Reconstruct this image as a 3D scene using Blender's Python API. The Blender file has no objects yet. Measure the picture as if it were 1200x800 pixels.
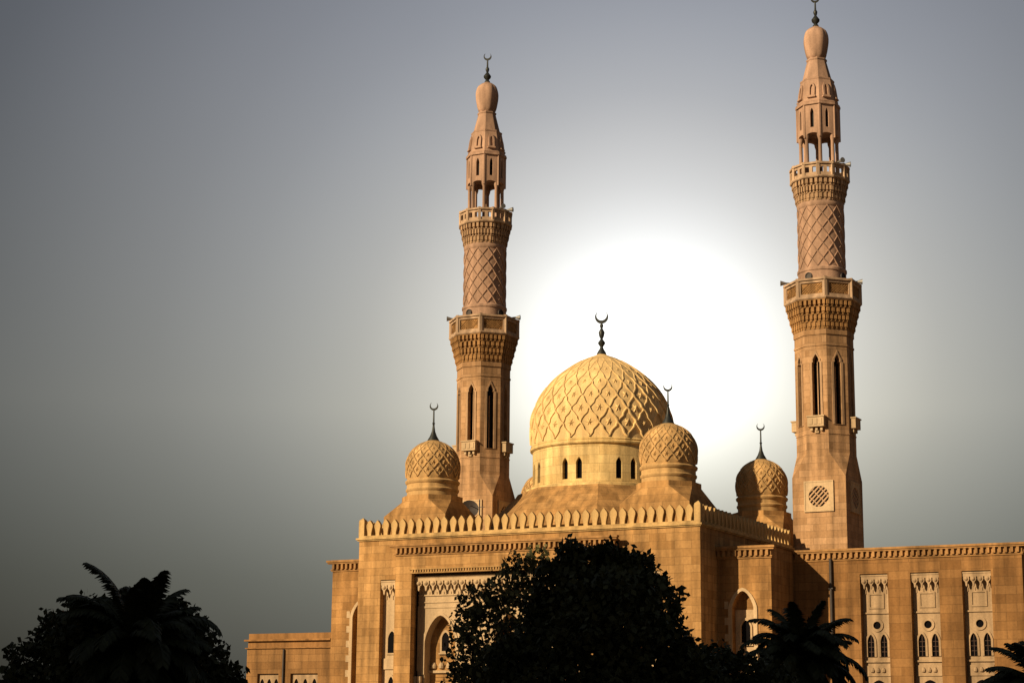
import bpy, bmesh, math, random
import numpy as np
from mathutils import Vector, Matrix
random.seed(7); RNG = np.random.default_rng(7)
R = math.radians; PI = math.pi
SC = bpy.context.scene; COL = SC.collection

# ------------------------------------------------------------------ camera
TH, PITCH, ROLL = R(27.545), R(11.909), R(0.538)
CAM = Vector((46.094, -100.022, 1.7))
FWD = Vector((-math.sin(TH), math.cos(TH), 0)); RIGHT = Vector((math.cos(TH), math.sin(TH), 0))
cd = bpy.data.cameras.new('camera'); co = bpy.data.objects.new('camera', cd); COL.objects.link(co)
cd.sensor_width = 36; cd.lens = 36*2191.96/1200; cd.clip_end = 6000; cd.clip_start = .5
d_ = FWD*math.cos(PITCH) + Vector((0, 0, math.sin(PITCH)))
u_ = -FWD*math.sin(PITCH) + Vector((0, 0, math.cos(PITCH)))
ex = RIGHT*math.cos(ROLL) + u_*math.sin(ROLL); ey = -RIGHT*math.sin(ROLL) + u_*math.cos(ROLL)
co.matrix_world = Matrix(((ex.x, ey.x, -d_.x, CAM.x), (ex.y, ey.y, -d_.y, CAM.y), (ex.z, ey.z, -d_.z, CAM.z), (0, 0, 0, 1)))
SC.camera = co

# ------------------------------------------------------------------ sky and sun
EXPO = 1.32                                       # the photograph is exposed a little over
SUN_AZ, SUN_EL = R(27), R(24)                   # azimuth: from -Y towards -X
S = Vector((-math.sin(SUN_AZ)*math.cos(SUN_EL), -math.cos(SUN_AZ)*math.cos(SUN_EL), math.sin(SUN_EL)))
sl = bpy.data.lights.new('sun', 'SUN'); sl.energy = 5.0; sl.angle = R(.6); sl.color = (1, .76, .46)
so = bpy.data.objects.new('sun', sl); COL.objects.link(so)
so.rotation_euler = (-S).to_track_quat('-Z', 'Y').to_euler(); so.location = (0, 0, 80)

W = bpy.data.worlds.new('World'); SC.world = W; W.use_nodes = True
nt = W.node_tree; nt.nodes.clear()
def N(t, **k):
    n = nt.nodes.new(t)
    for a, b in k.items(): setattr(n, a, b)
    return n
def Lk(a, b): nt.links.new(a, b)
sky = N('ShaderNodeTexSky', sky_type='NISHITA', sun_disc=False)
sky.sun_elevation = SUN_EL
sky.sun_rotation = math.atan2(S.x, S.y); sky.dust_density = 4; sky.air_density = 1.2
tc = N('ShaderNodeTexCoord')
GLOW = (d_ + ex*(760-600)/2192 + ey*(400-426)/2192).normalized()      # the bright patch of the hazy sky
nrm = N('ShaderNodeVectorMath', operation='NORMALIZE'); Lk(tc.outputs['Generated'], nrm.inputs[0])
df = N('ShaderNodeVectorMath', operation='SUBTRACT'); Lk(nrm.outputs[0], df.inputs[0]); df.inputs[1].default_value = GLOW
an = N('ShaderNodeVectorMath', operation='MULTIPLY'); Lk(df.outputs[0], an.inputs[0]); an.inputs[1].default_value = (1, 1, 1.06)
ln = N('ShaderNodeVectorMath', operation='LENGTH'); Lk(an.outputs[0], ln.inputs[0])
dg = N('ShaderNodeMath', operation='DIVIDE'); Lk(ln.outputs['Value'], dg.inputs[0]); dg.inputs[1].default_value = .456
ramp = N('ShaderNodeValToRGB'); Lk(dg.outputs[0], ramp.inputs[0])
cr = ramp.color_ramp; cr.interpolation = 'B_SPLINE'
stops = [(0, 1.9), (.08, 1.75), (.125, 1.38), (.17, 1.04), (.22, .8), (.28, .63), (.335, .51), (.41, .41), (.48, .335), (.57, .265), (.69, .195), (.82, .118), (1, .075)]
SKYK = 16.5/.4/EXPO                                       # ramp units against the background strength of 0.06
while len(cr.elements) < len(stops): cr.elements.new(.5)
for e, (p, c) in zip(cr.elements, stops):
    c *= .4; e.position = p; w = max(0, 1-abs(p-.27)/.18); e.color = (c*(1+.02*w), c*(.995-.01*w), c*(.97-.06*w), 1)
sep = N('ShaderNodeSeparateXYZ'); Lk(nrm.outputs[0], sep.inputs[0])
el = N('ShaderNodeValToRGB'); Lk(sep.outputs['Z'], el.inputs[0])     # murky air low down, bluer higher up
e_ = el.color_ramp; e_.elements.new(.1); e_.elements.new(.17)
for e, (p, c) in zip(e_.elements, [(0, (.22, .22, .19)), (.08, (.47, .475, .42)), (.17, (.94, .93, .86)), (.38, (.93, .97, 1.11))]):
    e.position = p; e.color = (*c, 1)
m0 = N('ShaderNodeVectorMath', operation='MULTIPLY'); Lk(ramp.outputs[0], m0.inputs[0]); Lk(el.outputs[0], m0.inputs[1])
m1 = N('ShaderNodeVectorMath', operation='SCALE'); Lk(m0.outputs[0], m1.inputs[0]); m1.inputs['Scale'].default_value = SKYK
nz = N('ShaderNodeTexNoise'); nz.inputs['Scale'].default_value = 3.0; nz.inputs['Detail'].default_value = 3; Lk(nrm.outputs[0], nz.inputs['Vector'])
nm = N('ShaderNodeMapRange'); Lk(nz.outputs['Fac'], nm.inputs[0]); nm.inputs[1].default_value = .3; nm.inputs[2].default_value = .7; nm.inputs[3].default_value = .96; nm.inputs[4].default_value = 1.04
m2 = N('ShaderNodeVectorMath', operation='SCALE'); Lk(m1.outputs[0], m2.inputs[0]); Lk(nm.outputs[0], m2.inputs['Scale'])
mix = N('ShaderNodeMixRGB'); mix.inputs[0].default_value = .12; Lk(m2.outputs[0], mix.inputs[1]); Lk(sky.outputs[0], mix.inputs[2])
bg = N('ShaderNodeBackground'); bg.inputs['Strength'].default_value = .06; Lk(mix.outputs[0], bg.inputs['Color'])
ow = N('ShaderNodeOutputWorld'); Lk(bg.outputs[0], ow.inputs['Surface'])

SC.view_settings.view_transform = 'Standard'; SC.view_settings.look = 'None'
SC.view_settings.exposure = math.log2(EXPO); SC.view_settings.gamma = 1; SC.view_settings.use_curve_mapping = False

# ------------------------------------------------------------------ materials
def stone(name, base, var=.17, bw=.95, bh=.42, cyl=None, mortar=.66, bump=.25, blocks=True, stain=.5):
    m = bpy.data.materials.new(name); m.use_nodes = True; t = m.node_tree; t.nodes.clear()
    def n(ty, **k):
        x = t.nodes.new(ty)
        for a, b in k.items(): setattr(x, a, b)
        return x
    l = t.links.new
    out = n('ShaderNodeOutputMaterial'); bs = n('ShaderNodeBsdfPrincipled'); l(bs.outputs[0], out.inputs[0])
    bs.inputs['Roughness'].default_value = .88; bs.inputs['Specular IOR Level'].default_value = .2
    tcn = n('ShaderNodeTexCoord'); P = tcn.outputs['Object']
    sp = n('ShaderNodeSeparateXYZ'); l(P, sp.inputs[0])
    if cyl:
        at = n('ShaderNodeMath', operation='ARCTAN2'); l(sp.outputs[1], at.inputs[0]); l(sp.outputs[0], at.inputs[1])
        mu = n('ShaderNodeMath', operation='MULTIPLY'); l(at.outputs[0], mu.inputs[0]); mu.inputs[1].default_value = cyl
        uo = mu.outputs[0]
    else:
        ge = n('ShaderNodeNewGeometry')
        cx = n('ShaderNodeVectorMath', operation='CROSS_PRODUCT'); cx.inputs[0].default_value = (0, 0, 1); l(ge.outputs['True Normal'], cx.inputs[1])
        no = n('ShaderNodeVectorMath', operation='NORMALIZE'); l(cx.outputs[0], no.inputs[0])
        do = n('ShaderNodeVectorMath', operation='DOT_PRODUCT'); l(no.outputs[0], do.inputs[0]); l(P, do.inputs[1])
        uo = do.outputs['Value']
    cb = n('ShaderNodeCombineXYZ'); l(uo, cb.inputs[0]); l(sp.outputs[2], cb.inputs[1])
    def mulc(c, k): return (min(c[0]*k, 1), min(c[1]*k, 1), min(c[2]*k, 1), 1)
    if blocks:
        br = n('ShaderNodeTexBrick'); l(cb.outputs[0], br.inputs['Vector'])
        br.inputs['Scale'].default_value = 1; br.inputs['Brick Width'].default_value = bw; br.inputs['Row Height'].default_value = bh
        br.inputs['Mortar Size'].default_value = .013; br.inputs['Mortar Smooth'].default_value = .3
        br.inputs['Color1'].default_value = mulc((base[0], base[1]*1.02, base[2]*1.06), 1+var)
        br.inputs['Color2'].default_value = mulc((base[0], base[1]*.96, base[2]*.9), 1-var)
        br.inputs['Mortar'].default_value = mulc(base, mortar)
        colo = br.outputs['Color']
    else:
        rg = n('ShaderNodeRGB'); rg.outputs[0].default_value = (*base, 1); colo = rg.outputs[0]
    def tone(scale, vec, lo, hi, detail=4):
        q = n('ShaderNodeTexNoise'); q.inputs['Scale'].default_value = scale; q.inputs['Detail'].default_value = detail; l(vec, q.inputs['Vector'])
        r = n('ShaderNodeMapRange'); l(q.outputs['Fac'], r.inputs[0]); r.inputs[1].default_value = .3; r.inputs[2].default_value = .7
        r.inputs[3].default_value = lo; r.inputs[4].default_value = hi
        return r.outputs[0], q.outputs['Fac']
    def mul(c, f):
        v = n('ShaderNodeVectorMath', operation='SCALE'); l(c, v.inputs[0]); l(f, v.inputs['Scale']); return v.outputs[0]
    a, _ = tone(.3, P, .82, 1.15); colo = mul(colo, a)
    b, fine = tone(9, P, .9, 1.1, 6); colo = mul(colo, b)
    if stain:
        mp = n('ShaderNodeMapping'); mp.inputs['Scale'].default_value = (2.2, 2.2, .22); l(P, mp.inputs[0])
        s, _ = tone(1.0, mp.outputs[0], 1-stain, 1.12, 5); colo = mul(colo, s)
    l(colo, bs.inputs['Base Color'])
    bp = n('ShaderNodeBump'); bp.inputs['Strength'].default_value = bump; bp.inputs['Distance'].default_value = .03
    if blocks:
        ad = n('ShaderNodeMath', operation='SUBTRACT'); l(fine, ad.inputs[0]); l(br.outputs['Fac'], ad.inputs[1]); l(ad.outputs[0], bp.inputs['Height'])
    else: l(fine, bp.inputs['Height'])
    l(bp.outputs[0], bs.inputs['Normal'])
    return m

def plain(name, col, rough=.6, metal=0, noise=.2, scale=6, spec=.4):
    m = bpy.data.materials.new(name); m.use_nodes = True; t = m.node_tree; bs = t.nodes['Principled BSDF']
    bs.inputs['Roughness'].default_value = rough; bs.inputs['Metallic'].default_value = metal; bs.inputs['Specular IOR Level'].default_value = spec
    tcn = t.nodes.new('ShaderNodeTexCoord'); q = t.nodes.new('ShaderNodeTexNoise'); q.inputs['Scale'].default_value = scale; q.inputs['Detail'].default_value = 4
    t.links.new(tcn.outputs['Object'], q.inputs['Vector'])
    r = t.nodes.new('ShaderNodeValToRGB'); r.color_ramp.elements[0].position = .3; r.color_ramp.elements[1].position = .7
    r.color_ramp.elements[0].color = (*[c*(1-noise) for c in col], 1); r.color_ramp.elements[1].color = (*[c*(1+noise) for c in col], 1)
    t.links.new(q.outputs['Fac'], r.inputs[0]); t.links.new(r.outputs[0], bs.inputs['Base Color'])
    return m

M = {}
HALL = (.40, .228, .088)
M['hall'] = stone('sandstone_ashlar', HALL)
M['trim'] = stone('carved_sandstone', (.43, .265, .11), blocks=False)
M['corbel'] = stone('corbel_sandstone', (.36, .20, .08), blocks=False)
M['tower'] = stone('tower_sandstone', (.42, .255, .135), bw=.8, bh=.4)
M['towertrim'] = stone('tower_trim_sandstone', (.42, .275, .165), blocks=False)
M['uptower'] = stone('upper_tower_stone', (.41, .265, .19), blocks=False)
M['rail'] = stone('pale_balcony_stone', (.46, .325, .22), blocks=False)
M['merlon'] = stone('pale_cresting_stone', (.52, .35, .155), blocks=False)
M['cream'] = stone('cream_limestone', (.46, .34, .21), blocks=False, stain=.25)
M['dome'] = stone('dome_stone', (.70, .50, .24), blocks=False, stain=.3)
M['drum'] = stone('drum_stone', (.70, .51, .23), cyl=4.1, bw=1.2, bh=.5, var=.1)
M['sdome'] = stone('corner_dome_stone', (.49, .315, .14), blocks=False)
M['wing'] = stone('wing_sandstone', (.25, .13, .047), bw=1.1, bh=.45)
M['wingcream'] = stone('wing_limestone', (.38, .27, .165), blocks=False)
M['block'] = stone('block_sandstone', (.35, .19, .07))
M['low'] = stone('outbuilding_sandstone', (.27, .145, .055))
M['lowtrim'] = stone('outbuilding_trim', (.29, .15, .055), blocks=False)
M['glass'] = plain('dark_glass', (.004, .0035, .0045), .2, noise=.1, spec=.1)
M['reveal'] = plain('dark_timber', (.06, .03, .018), .7)
M['bronze'] = plain('dark_bronze', (.032, .036, .036), .5, .5)
M['grey'] = plain('grey_metal', (.2, .2, .2), .5, .3)
M['pipe'] = plain('dark_pipe', (.035, .028, .026), .6)
M['white'] = plain('pale_panel', (.55, .5, .42), .7, noise=.08)

# ------------------------------------------------------------------ mesh helpers
Z = Vector((0, 0, 1))
class MB:
    def __init__(s): s.v = []; s.f = []
    def add(s, vs, fs):
        o = len(s.v); s.v += [tuple(p) for p in vs]; s.f += [tuple(i+o for i in f) for f in fs]; return s
    def box(s, x0, x1, y0, y1, z0, z1):
        return s.add([(x0,y0,z0),(x1,y0,z0),(x1,y1,z0),(x0,y1,z0),(x0,y0,z1),(x1,y0,z1),(x1,y1,z1),(x0,y1,z1)],
                     [(0,3,2,1),(4,5,6,7),(0,1,5,4),(1,2,6,5),(2,3,7,6),(3,0,4,7)])
    def obox(s, c, u, v, n, hu, hv, hn):
        c = Vector(c); P = []
        for k in (-1, 1):
            for a, b in ((-1,-1),(1,-1),(1,1),(-1,1)): P.append(c + u*hu*a + v*hv*k + n*hn*b*1.0)
        # order: lower ring then upper ring along v
        return s.add(P, [(0,1,2,3),(7,6,5,4),(0,4,5,1),(1,5,6,2),(2,6,7,3),(3,7,4,0)])
    def loft(s, rings, cap=True):
        n = len(rings[0]); vs = [p for r in rings for p in r]; fs = []
        for k in range(len(rings)-1):
            for i in range(n):
                j = (i+1) % n; fs.append((k*n+i, k*n+j, (k+1)*n+j, (k+1)*n+i))
        if cap: fs.append(tuple(range(n-1, -1, -1))); fs.append(tuple((len(rings)-1)*n+i for i in range(n)))
        return s.add(vs, fs)
    def lathe(s, prof, n=32, cx=0, cy=0, ph=0, mod=None, cap=True):
        rings = []
        for r, z in prof:
            ring = []
            for i in range(n):
                a = ph + 2*PI*i/n; rr = max(r, .002)*(mod(a, z) if mod else 1)
                ring.append((cx+rr*math.cos(a), cy+rr*math.sin(a), z))
            rings.append(ring)
        return s.loft(rings, cap)
    def octo(s, prof, cx=0, cy=0, n=8):          # prof: (flat radius, z); flats face the axes
        k = 1/math.cos(PI/n)
        return s.lathe([(r*k, z) for r, z in prof], n, cx, cy, PI/n)
    def tube(s, pts, rad, n=8):
        pts = [Vector(p) for p in pts]; rings = []
        if not isinstance(rad, (list, tuple)): rad = [rad]*len(pts)
        for i, p in enumerate(pts):
            t = (pts[min(i+1, len(pts)-1)] - pts[max(i-1, 0)]).normalized()
            a = t.cross(Vector((.3, .9, .1)) if abs(t.z) > .8 else Z).normalized(); b = t.cross(a)
            rings.append([p + (a*math.cos(2*PI*k/n) + b*math.sin(2*PI*k/n))*rad[i] for k in range(n)])
        return s.loft(rings)
    def plate(s, outer, holes, fr, depth, off=0):
        O, U, V, Nn = fr
        bm = bmesh.new(); E = []; loops = []
        for lp in [outer]+holes:
            vs = [bm.verts.new((p[0], p[1], 0)) for p in lp]; loops.append(vs)
            E += [bm.edges.new((vs[i], vs[(i+1) % len(vs)])) for i in range(len(vs))]
        bm.verts.index_update()
        bmesh.ops.triangle_fill(bm, use_beauty=True, use_dissolve=False, edges=E, normal=(0, 0, 1))
        bm.verts.index_update(); nv = len(bm.verts)
        W_ = lambda p, d: O + U*p.x + V*p.y + Nn*(off-d)
        vs = [W_(v.co, 0) for v in bm.verts] + [W_(v.co, depth) for v in bm.verts]
        fs = []
        for f in bm.faces:
            ix = [v.index for v in f.verts]
            if f.normal.z < 0: ix.reverse()
            fs.append(ix); fs.append([i+nv for i in reversed(ix)])
        for h, lp in enumerate(loops):
            for i in range(len(lp)):
                a, b = lp[i].index, lp[(i+1) % len(lp)].index
                fs.append((a, a+nv, b+nv, b))
        bm.free(); return s.add(vs, fs)
    def build(s, name, mat, parent=None, loc=(0,0,0), smooth=None, recalc=True):
        me = bpy.data.meshes.new(name); me.from_pydata(s.v, [], s.f)
        if recalc:
            bm = bmesh.new(); bm.from_mesh(me); bmesh.ops.recalc_face_normals(bm, faces=bm.faces); bm.to_mesh(me); bm.free()
        me.materials.append(mat)
        if smooth:
            me.polygons.foreach_set('use_smooth', [True]*len(me.polygons)); me.set_sharp_from_angle(angle=R(smooth))
        me.update()
        o = bpy.data.objects.new(name, me); COL.objects.link(o); o.location = loc
        if parent: o.parent = parent
        return o
def thing(name, label, cat, loc=(0,0,0), group=None):
    o = bpy.data.objects.new(name, None); COL.objects.link(o); o.location = loc
    o['label'] = label; o['category'] = cat
    if group: o['group'] = group
    return o
def copy_tree(o, parent=None):
    c = o.copy(); COL.objects.link(c)
    if parent: c.parent = parent
    for ch in list(o.children): copy_tree(ch, c)
    return c
def arch(cx, z0, zs, zt, w, n=7, keel=.72):       # pointed arch outline, counter-clockwise from the lower left
    h = w/2; pts = [(cx-h, z0), (cx+h, z0)]
    for i in range(2*n+1):
        t = math.cos(PI*i/(2*n)); pts.append((cx+h*t, zs+(zt-zs)*(max(0, 1-abs(t)**1.7))**keel))
    return pts
def lancet(cx, z0, zs, zt, w):                    # arch with a small cusped shoulder
    h = w/2
    return [(cx-h, z0), (cx+h, z0), (cx+h, zs), (cx+h*.7, zs+.06), (cx+h*.78, zs+.18), (cx+h*.5, zs+.34), (cx, zt),
            (cx-h*.5, zs+.34), (cx-h*.78, zs+.18), (cx-h*.7, zs+.06), (cx-h, zs)]
def rect(x0, x1, z0, z1): return [(x0, z0), (x1, z0), (x1, z1), (x0, z1)]
def front(y, x=0): return (Vector((x, y, 0)), Vector((1,0,0)), Z, Vector((0,-1,0)))
def side(x): return (Vector((x, 0, 0)), Vector((0,1,0)), Z, Vector((1,0,0)))        # a face looking towards +X
def face(k, a, n=8, cx=0, cy=0):                  # face k of an n-gon tower, k=0 looks to -Y
    an = -PI/2 + 2*PI*k/n; Nn = Vector((math.cos(an), math.sin(an), 0)); U = Vector((-math.sin(an), math.cos(an), 0))
    return (Vector((cx, cy, 0)) + Nn*a, U, Z, Nn)
def ribs(mb, rf, z0, z1, count, twist, wdt, hgt, both=True, steps=26, wave=0, ph=0, taper=True):
    for sgn in ((1, -1) if both else (1,)):
        for i in range(count):
            rings = []
            for k in range(steps+1):
                t = k/steps; z = z0+(z1-z0)*t; r = rf(z)
                a = ph + 2*PI*i/count + sgn*twist*t + wave*math.sin(t*PI*2*9 + i)
                w = wdt*(max(.35, r/rf(z0)) if taper else 1)
                c = Vector((math.cos(a), math.sin(a), 0)); tg = Vector((-math.sin(a), math.cos(a), 0))
                hh = hgt*(.85 if sgn > 0 else 1.35)*(max(.5, r/rf(z0)) if taper else 1)
                rings.append([c*(r-.03)-tg*w*.5+Z*z, c*(r-.03)+tg*w*.5+Z*z, c*(r+hh)+tg*w*.28+Z*z, c*(r+hh)-tg*w*.28+Z*z])
            mb.loft(rings)
def interp(tab):
    zs = [p[1] for p in tab]; rs = [p[0] for p in tab]
    return lambda z: float(np.interp(z, zs, rs))
def smooth_prof(tab, n=40):
    # monotone-ish Catmull-Rom through the (r,z) points
    P = [Vector((a, b)) for a, b in tab]; out = []
    for i in range(len(P)-1):
        p0 = P[max(i-1, 0)]; p1 = P[i]; p2 = P[i+1]; p3 = P[min(i+2, len(P)-1)]
        m = max(2, n//(len(P)-1))
        for k in range(m):
            t = k/m; q = .5*((2*p1)+(p2-p0)*t+(2*p0-5*p1+4*p2-p3)*t*t+(3*p1-p0-3*p2+p3)*t**3)
            out.append((max(q.x, .002), q.y))
    out.append((max(P[-1].x, .002), P[-1].y)); return out
def crescent(mb, z, rad, th=.07, ang=R(18)):
    r, d = .8*rad, .27*rad
    yh = (rad*rad-r*r+d*d)/(2*d); a = math.asin(min(1, yh/rad)); b = math.asin(max(-1, min(1, (yh-d)/r)))
    n = 22; po = [(rad*math.cos(t), rad*math.sin(t)) for t in np.linspace(PI-a, 2*PI+a, n)]
    pi_ = [(r*math.cos(t), d+r*math.sin(t)) for t in np.linspace(2*PI+b, PI-b, n)][1:-1]
    U = Vector((math.cos(ang), math.sin(ang), 0)); Nn = Vector((math.sin(ang), -math.cos(ang), 0))
    mb.plate(po+pi_, [], (Vector((0, 0, z+rad))+Nn*th/2, U, Z, Nn), th)

# ------------------------------------------------------------------ ground
g = MB().add([(-3000,-3000,0),(3000,-3000,0),(3000,3000,0),(-3000,3000,0)], [(0,1,2,3)]).build('ground', plain('sandy_ground', (.16,.12,.08), .95, noise=.25, scale=.4)); g['kind'] = 'structure'
pv = MB().box(-30, 32, -26, -9.9, .004, .13).build('pavement', stone('paving', (.3,.22,.15), bw=.6, bh=.6)); pv['kind'] = 'structure'
rd_ = MB().add([(-200,-50,.006),(200,-50,.006),(200,-38,.006),(-200,-38,.006)], [(0,1,2,3)]).build('road', plain('asphalt', (.05,.05,.05), .9, noise=.2, scale=3)); rd_['kind'] = 'structure'

# ------------------------------------------------------------------ mosque prayer hall
XL, XR, YF, YB = -10.8, 9.99, -9.5, 9.6
ZP = 12.47
mosque = thing('mosque', 'golden sandstone mosque hall with one great dome and four corner domes', 'mosque')
PXL, PXR, PY = -8.1, 5.3, -9.95                   # the projecting portal
niche_l = rect(-9.33, -8.07, 1.4, 10.25); niche_r = rect(6.5, 7.75, 1.4, 10.25)
wb = MB()
wb.plate(rect(XL, XR, 0, ZP), [niche_l, niche_r, rect(-7.2, 5.0, .2, 10.6)], front(YF), .42)
wb.box(XL, XR, YF+1.6, YB, 0, ZP-.002); wb.box(XL, XL+.5, YF+.421, YF+1.599, 0, ZP-.002); wb.box(XR-.5, XR, YF+.421, YF+1.599, 0, ZP-.002); wb.box(XL+.501, XR-.501, YF+.421, YF+1.599, 10.7, ZP-.002)
wall = wb.build('wall', M['hall'], mosque)
MB().box(XL+.3, XR-.3, YF+.3, YB-.3, ZP, ZP+.02).build('roof', plain('roof_screed', (.3,.22,.15), .9), mosque)

def muqarnas(mb, x0, x1, zt, y, pitch=.45, h=.62, dep=.26):
    """a fringe of hanging drops standing off the face at y, closed above by a hood"""
    cnt = max(1, int(round((x1-x0)/pitch))); p = (x1-x0)/cnt
    mb.box(x0, x1, y-dep-.03, y-.002, zt-h*.10, zt)
    lo = []
    for i in range(cnt):
        c = x0+p*(i+.5)
        for fx, fz in ((-.5, .30), (-.40, .34), (-.43, .46), (-.36, .58), (-.2, .66), (-.13, .76), (-.11, .9), (0, 1.0), (.11, .9), (.13, .76), (.2, .66), (.36, .58), (.43, .46), (.40, .34)):
            lo.append((c+p*fx, zt-h*fz))
    lo.append((x1, zt-h*.30))
    mb.plate(lo+[(x1, zt-h*.10-.002), (x0, zt-h*.10-.002)], [], front(y-dep), .1)
    for i in range(cnt):
        c = x0+p*(i+.5); r = p*.3
        mb.lathe([(.01, zt-h*.64), (r*.7, zt-h*.57), (r, zt-h*.47), (r*.7, zt-h*.37), (.01, zt-h*.3)], 10, c, y-dep+.02)
        mb.box(c-.018, c+.018, y-.04, y-.002, zt-h*1.3, zt-h*1.02)
def dentils(mb, x0, x1, z0, z1, y, pitch, wdt, dep, u=Vector((1,0,0)), n=Vector((0,-1,0)), o=None):
    cnt = max(1, int(round((x1-x0)/pitch))); p = (x1-x0)/cnt; O = o or Vector((0, y, 0))
    for i in range(cnt): mb.obox(O + u*(x0+p*(i+.5)) + Z*((z0+z1)/2) + n*dep/2, u, Z, n, wdt/2, (z1-z0)/2, dep/2)
def cornice(mb, x0, x1, zb, zt, fr):
    """moulded cornice with corbel dentils along a wall face; fr=(O,U,V,N)"""
    O, U, V, n = fr; h = zt-zb; xm = (x0+x1)/2; hw = (x1-x0)/2
    for (a, b, d) in ((0, .12, .07), (.12, .2, .11), (.68, .82, .24), (.82, 1, .30)):
        mb.obox(O + U*xm + Z*(zb+h*(a+b)/2) + n*(d/2-.01), U, Z, n, hw+d*.98, h*(b-a)/2, d/2)
    mb.obox(O + U*xm + Z*(zb+h*.44) + n*.02, U, Z, n, hw+.03, h*.24, .03)
    dentils(mb, x0, x1, zb+h*.2, zb+h*.67, 0, .30, .14, .20, U, n, O)

def small_window(parent, x, z0, zs, zt, w, y, frame=.08, fm='cream', pm='glass'):
    fr = front(y)
    p = MB().plate(arch(x, z0, zs, zt, w), [], fr, .02, .012).build('window', M[pm], parent)
    MB().plate(arch(x, z0-frame, zs, zt+frame*1.3, w+2*frame), [arch(x, z0, zs, zt, w)], fr, .08, .07).build('frame', M[fm], p)
    MB().box(x-w/2-frame*1.6, x+w/2+frame*1.6, y-.12, y-.003, z0-frame-.07, z0-frame-.002).build('sill', M[fm], p)
    return p
for nx0, nx1 in ((-9.33, -8.07), (6.5, 7.75)):
    c = (nx0+nx1)/2
    nb = MB().box(nx0+.004, nx1-.004, YF+.38, YF+.418, 1.4, 10.246); muqarnas(nb, nx0+.02, nx1-.02, 10.2, YF+.38, pitch=.4, h=.8, dep=.34)
    np_ = nb.build('niche', M['cream'], mosque)
    for (z0, zs, zt) in ((6.2, 7.0, 7.4), (2.6, 4.2, 4.9)):
        fr = front(YF+.38); w = .5
        p = MB().plate(arch(c, z0, zs, zt, w), [], fr, .02, .012).build('window', M['glass'], np_)
        # the frame belongs to the niche
    fb = MB()
    for (z0, zs, zt) in ((6.2, 7.0, 7.4), (2.6, 4.2, 4.9)):
        fb.plate(arch(c, z0-.09, zs, zt+.12, .68), [arch(c, z0, zs, zt, .5)], front(YF+.38), .07, .06)
    fb.box(nx0+.1, nx1-.1, YF+.3, YF+.378, 5.3, 5.9)
    fb.build('window_frame', M['cream'], np_)

# parapet: ledge, plinth, merlons
pb = MB()
for (z0, z1, o) in ((ZP, ZP+.07, .08), (ZP+.07, ZP+.17, .15), (ZP+.17, ZP+.30, .03)):
    pb.box(XL-o, XR+o, YF-o, YF+.28, z0, z1)
    pb.box(XR-.28, XR+o, YF+.281, 5.0, z0, z1); pb.box(XL-o, XL+.28, YF+.281, YB, z0, z1)
for x, y in ((XL+.14, YF+.13), (XR-.14, YF+.13)):
    pb.box(x-.18, x+.18, y-.16, y+.2, ZP+.30, ZP+1.12); pb.lathe([(.25, ZP+1.12), (.22, ZP+1.2), (.02, ZP+1.34)], 4, x, y+.02, PI/4)
parapet = pb.build('parapet', M['merlon'], mosque)
half = [(.12, 0), (.12, .09), (.135, .2), (.17, .36), (.207, .5), (.207, .6), (.175, .69), (.115, .77), (.055, .85), (0, .9)]
mpoly = [(x, z) for x, z in half] + [(-x, z) for x, z in reversed(half[:-1])]
mp_f = MB().plate(mpoly, [], front(-.1), .2).build('merlon', M['merlon'], parapet)
mp_s = MB().plate(mpoly, [], side(.1), .2).build('merlon', M['merlon'], parapet)
nf = 37; f1 = True; s1 = True
for i in range(nf):
    o = mp_f if f1 else mp_f.copy()
    if not f1: COL.objects.link(o); o.parent = parapet
    f1 = False; o.location = (XL+.36+(XR-XL-.72)*(i+.5)/nf+random.uniform(-.012, .012), YF+.14, ZP+.298); o.rotation_euler = (random.uniform(-.02, .02), random.uniform(-.02, .02), random.uniform(-.05, .05)); o.scale = (random.uniform(.96, 1.03), 1, random.uniform(.96, 1.02))
for (x, y0, y1) in ((XR-.14, YF+.36, 5.0), (XL+.14, YF+.36, 9.4)):
    n_ = int((y1-y0)/.55)
    for i in range(n_):
        o = mp_s if s1 else mp_s.copy()
        if not s1: COL.objects.link(o); o.parent = parapet
        s1 = False; o.location = (x, y0+(y1-y0)*(i+.5)/n_, ZP+.298)

# portal
RXL, RXR, RZT = -7.05, 4.85, 10.5
pm_ = MB()
pm_.plate(rect(PXL, PXR, 0, 12.06), [rect(RXL, RXR, .3, RZT)], front(PY), abs(PY-YF)-.002)
portal = pm_.build('portal', M['hall'], mosque)
cb_ = MB(); cornice(cb_, PXL, PXR, 11.5, 12.12, front(PY)); cb_.build('cornice', M['corbel'], portal)
RY = YF+.40                                       # back of the portal recess
arches = (-5.62, -1.25, 3.12)
ap = MB()
AW = 1.95
ap.plate(rect(RXL+.01, RXR-.01, .3, RZT-.02), [arch(a, .4, 6.75, 8.22, AW, 9) for a in arches], front(RY), .62)
for a in arches:                                  # archivolt and label frame
    ap.plate(arch(a, 5.0, 6.75, 8.38, AW+.34, 9), [arch(a, 5.0-.001, 6.75, 8.22, AW+.002, 9)], front(RY), .06, .055)
    ap.plate(rect(a-1.45, a+1.45, 5.2, 8.75), [rect(a-1.33, a+1.33, 5.2001, 8.63)], front(RY), .045, .04)
ap.box(RXL+.02, RXR-.02, RY-.07, RY-.002, 9.3, 9.38); ap.box(RXL+.02, RXR-.02, RY-.05, RY-.002, 8.92, 8.98)
apo = ap.build('arch_screen', M['cream'], portal)
mq = MB(); muqarnas(mq, RXL+.02, RXR-.02, 10.36, RY, pitch=.45, h=.82, dep=.46); mq.build('muqarnas_frieze', M['cream'], portal)
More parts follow.
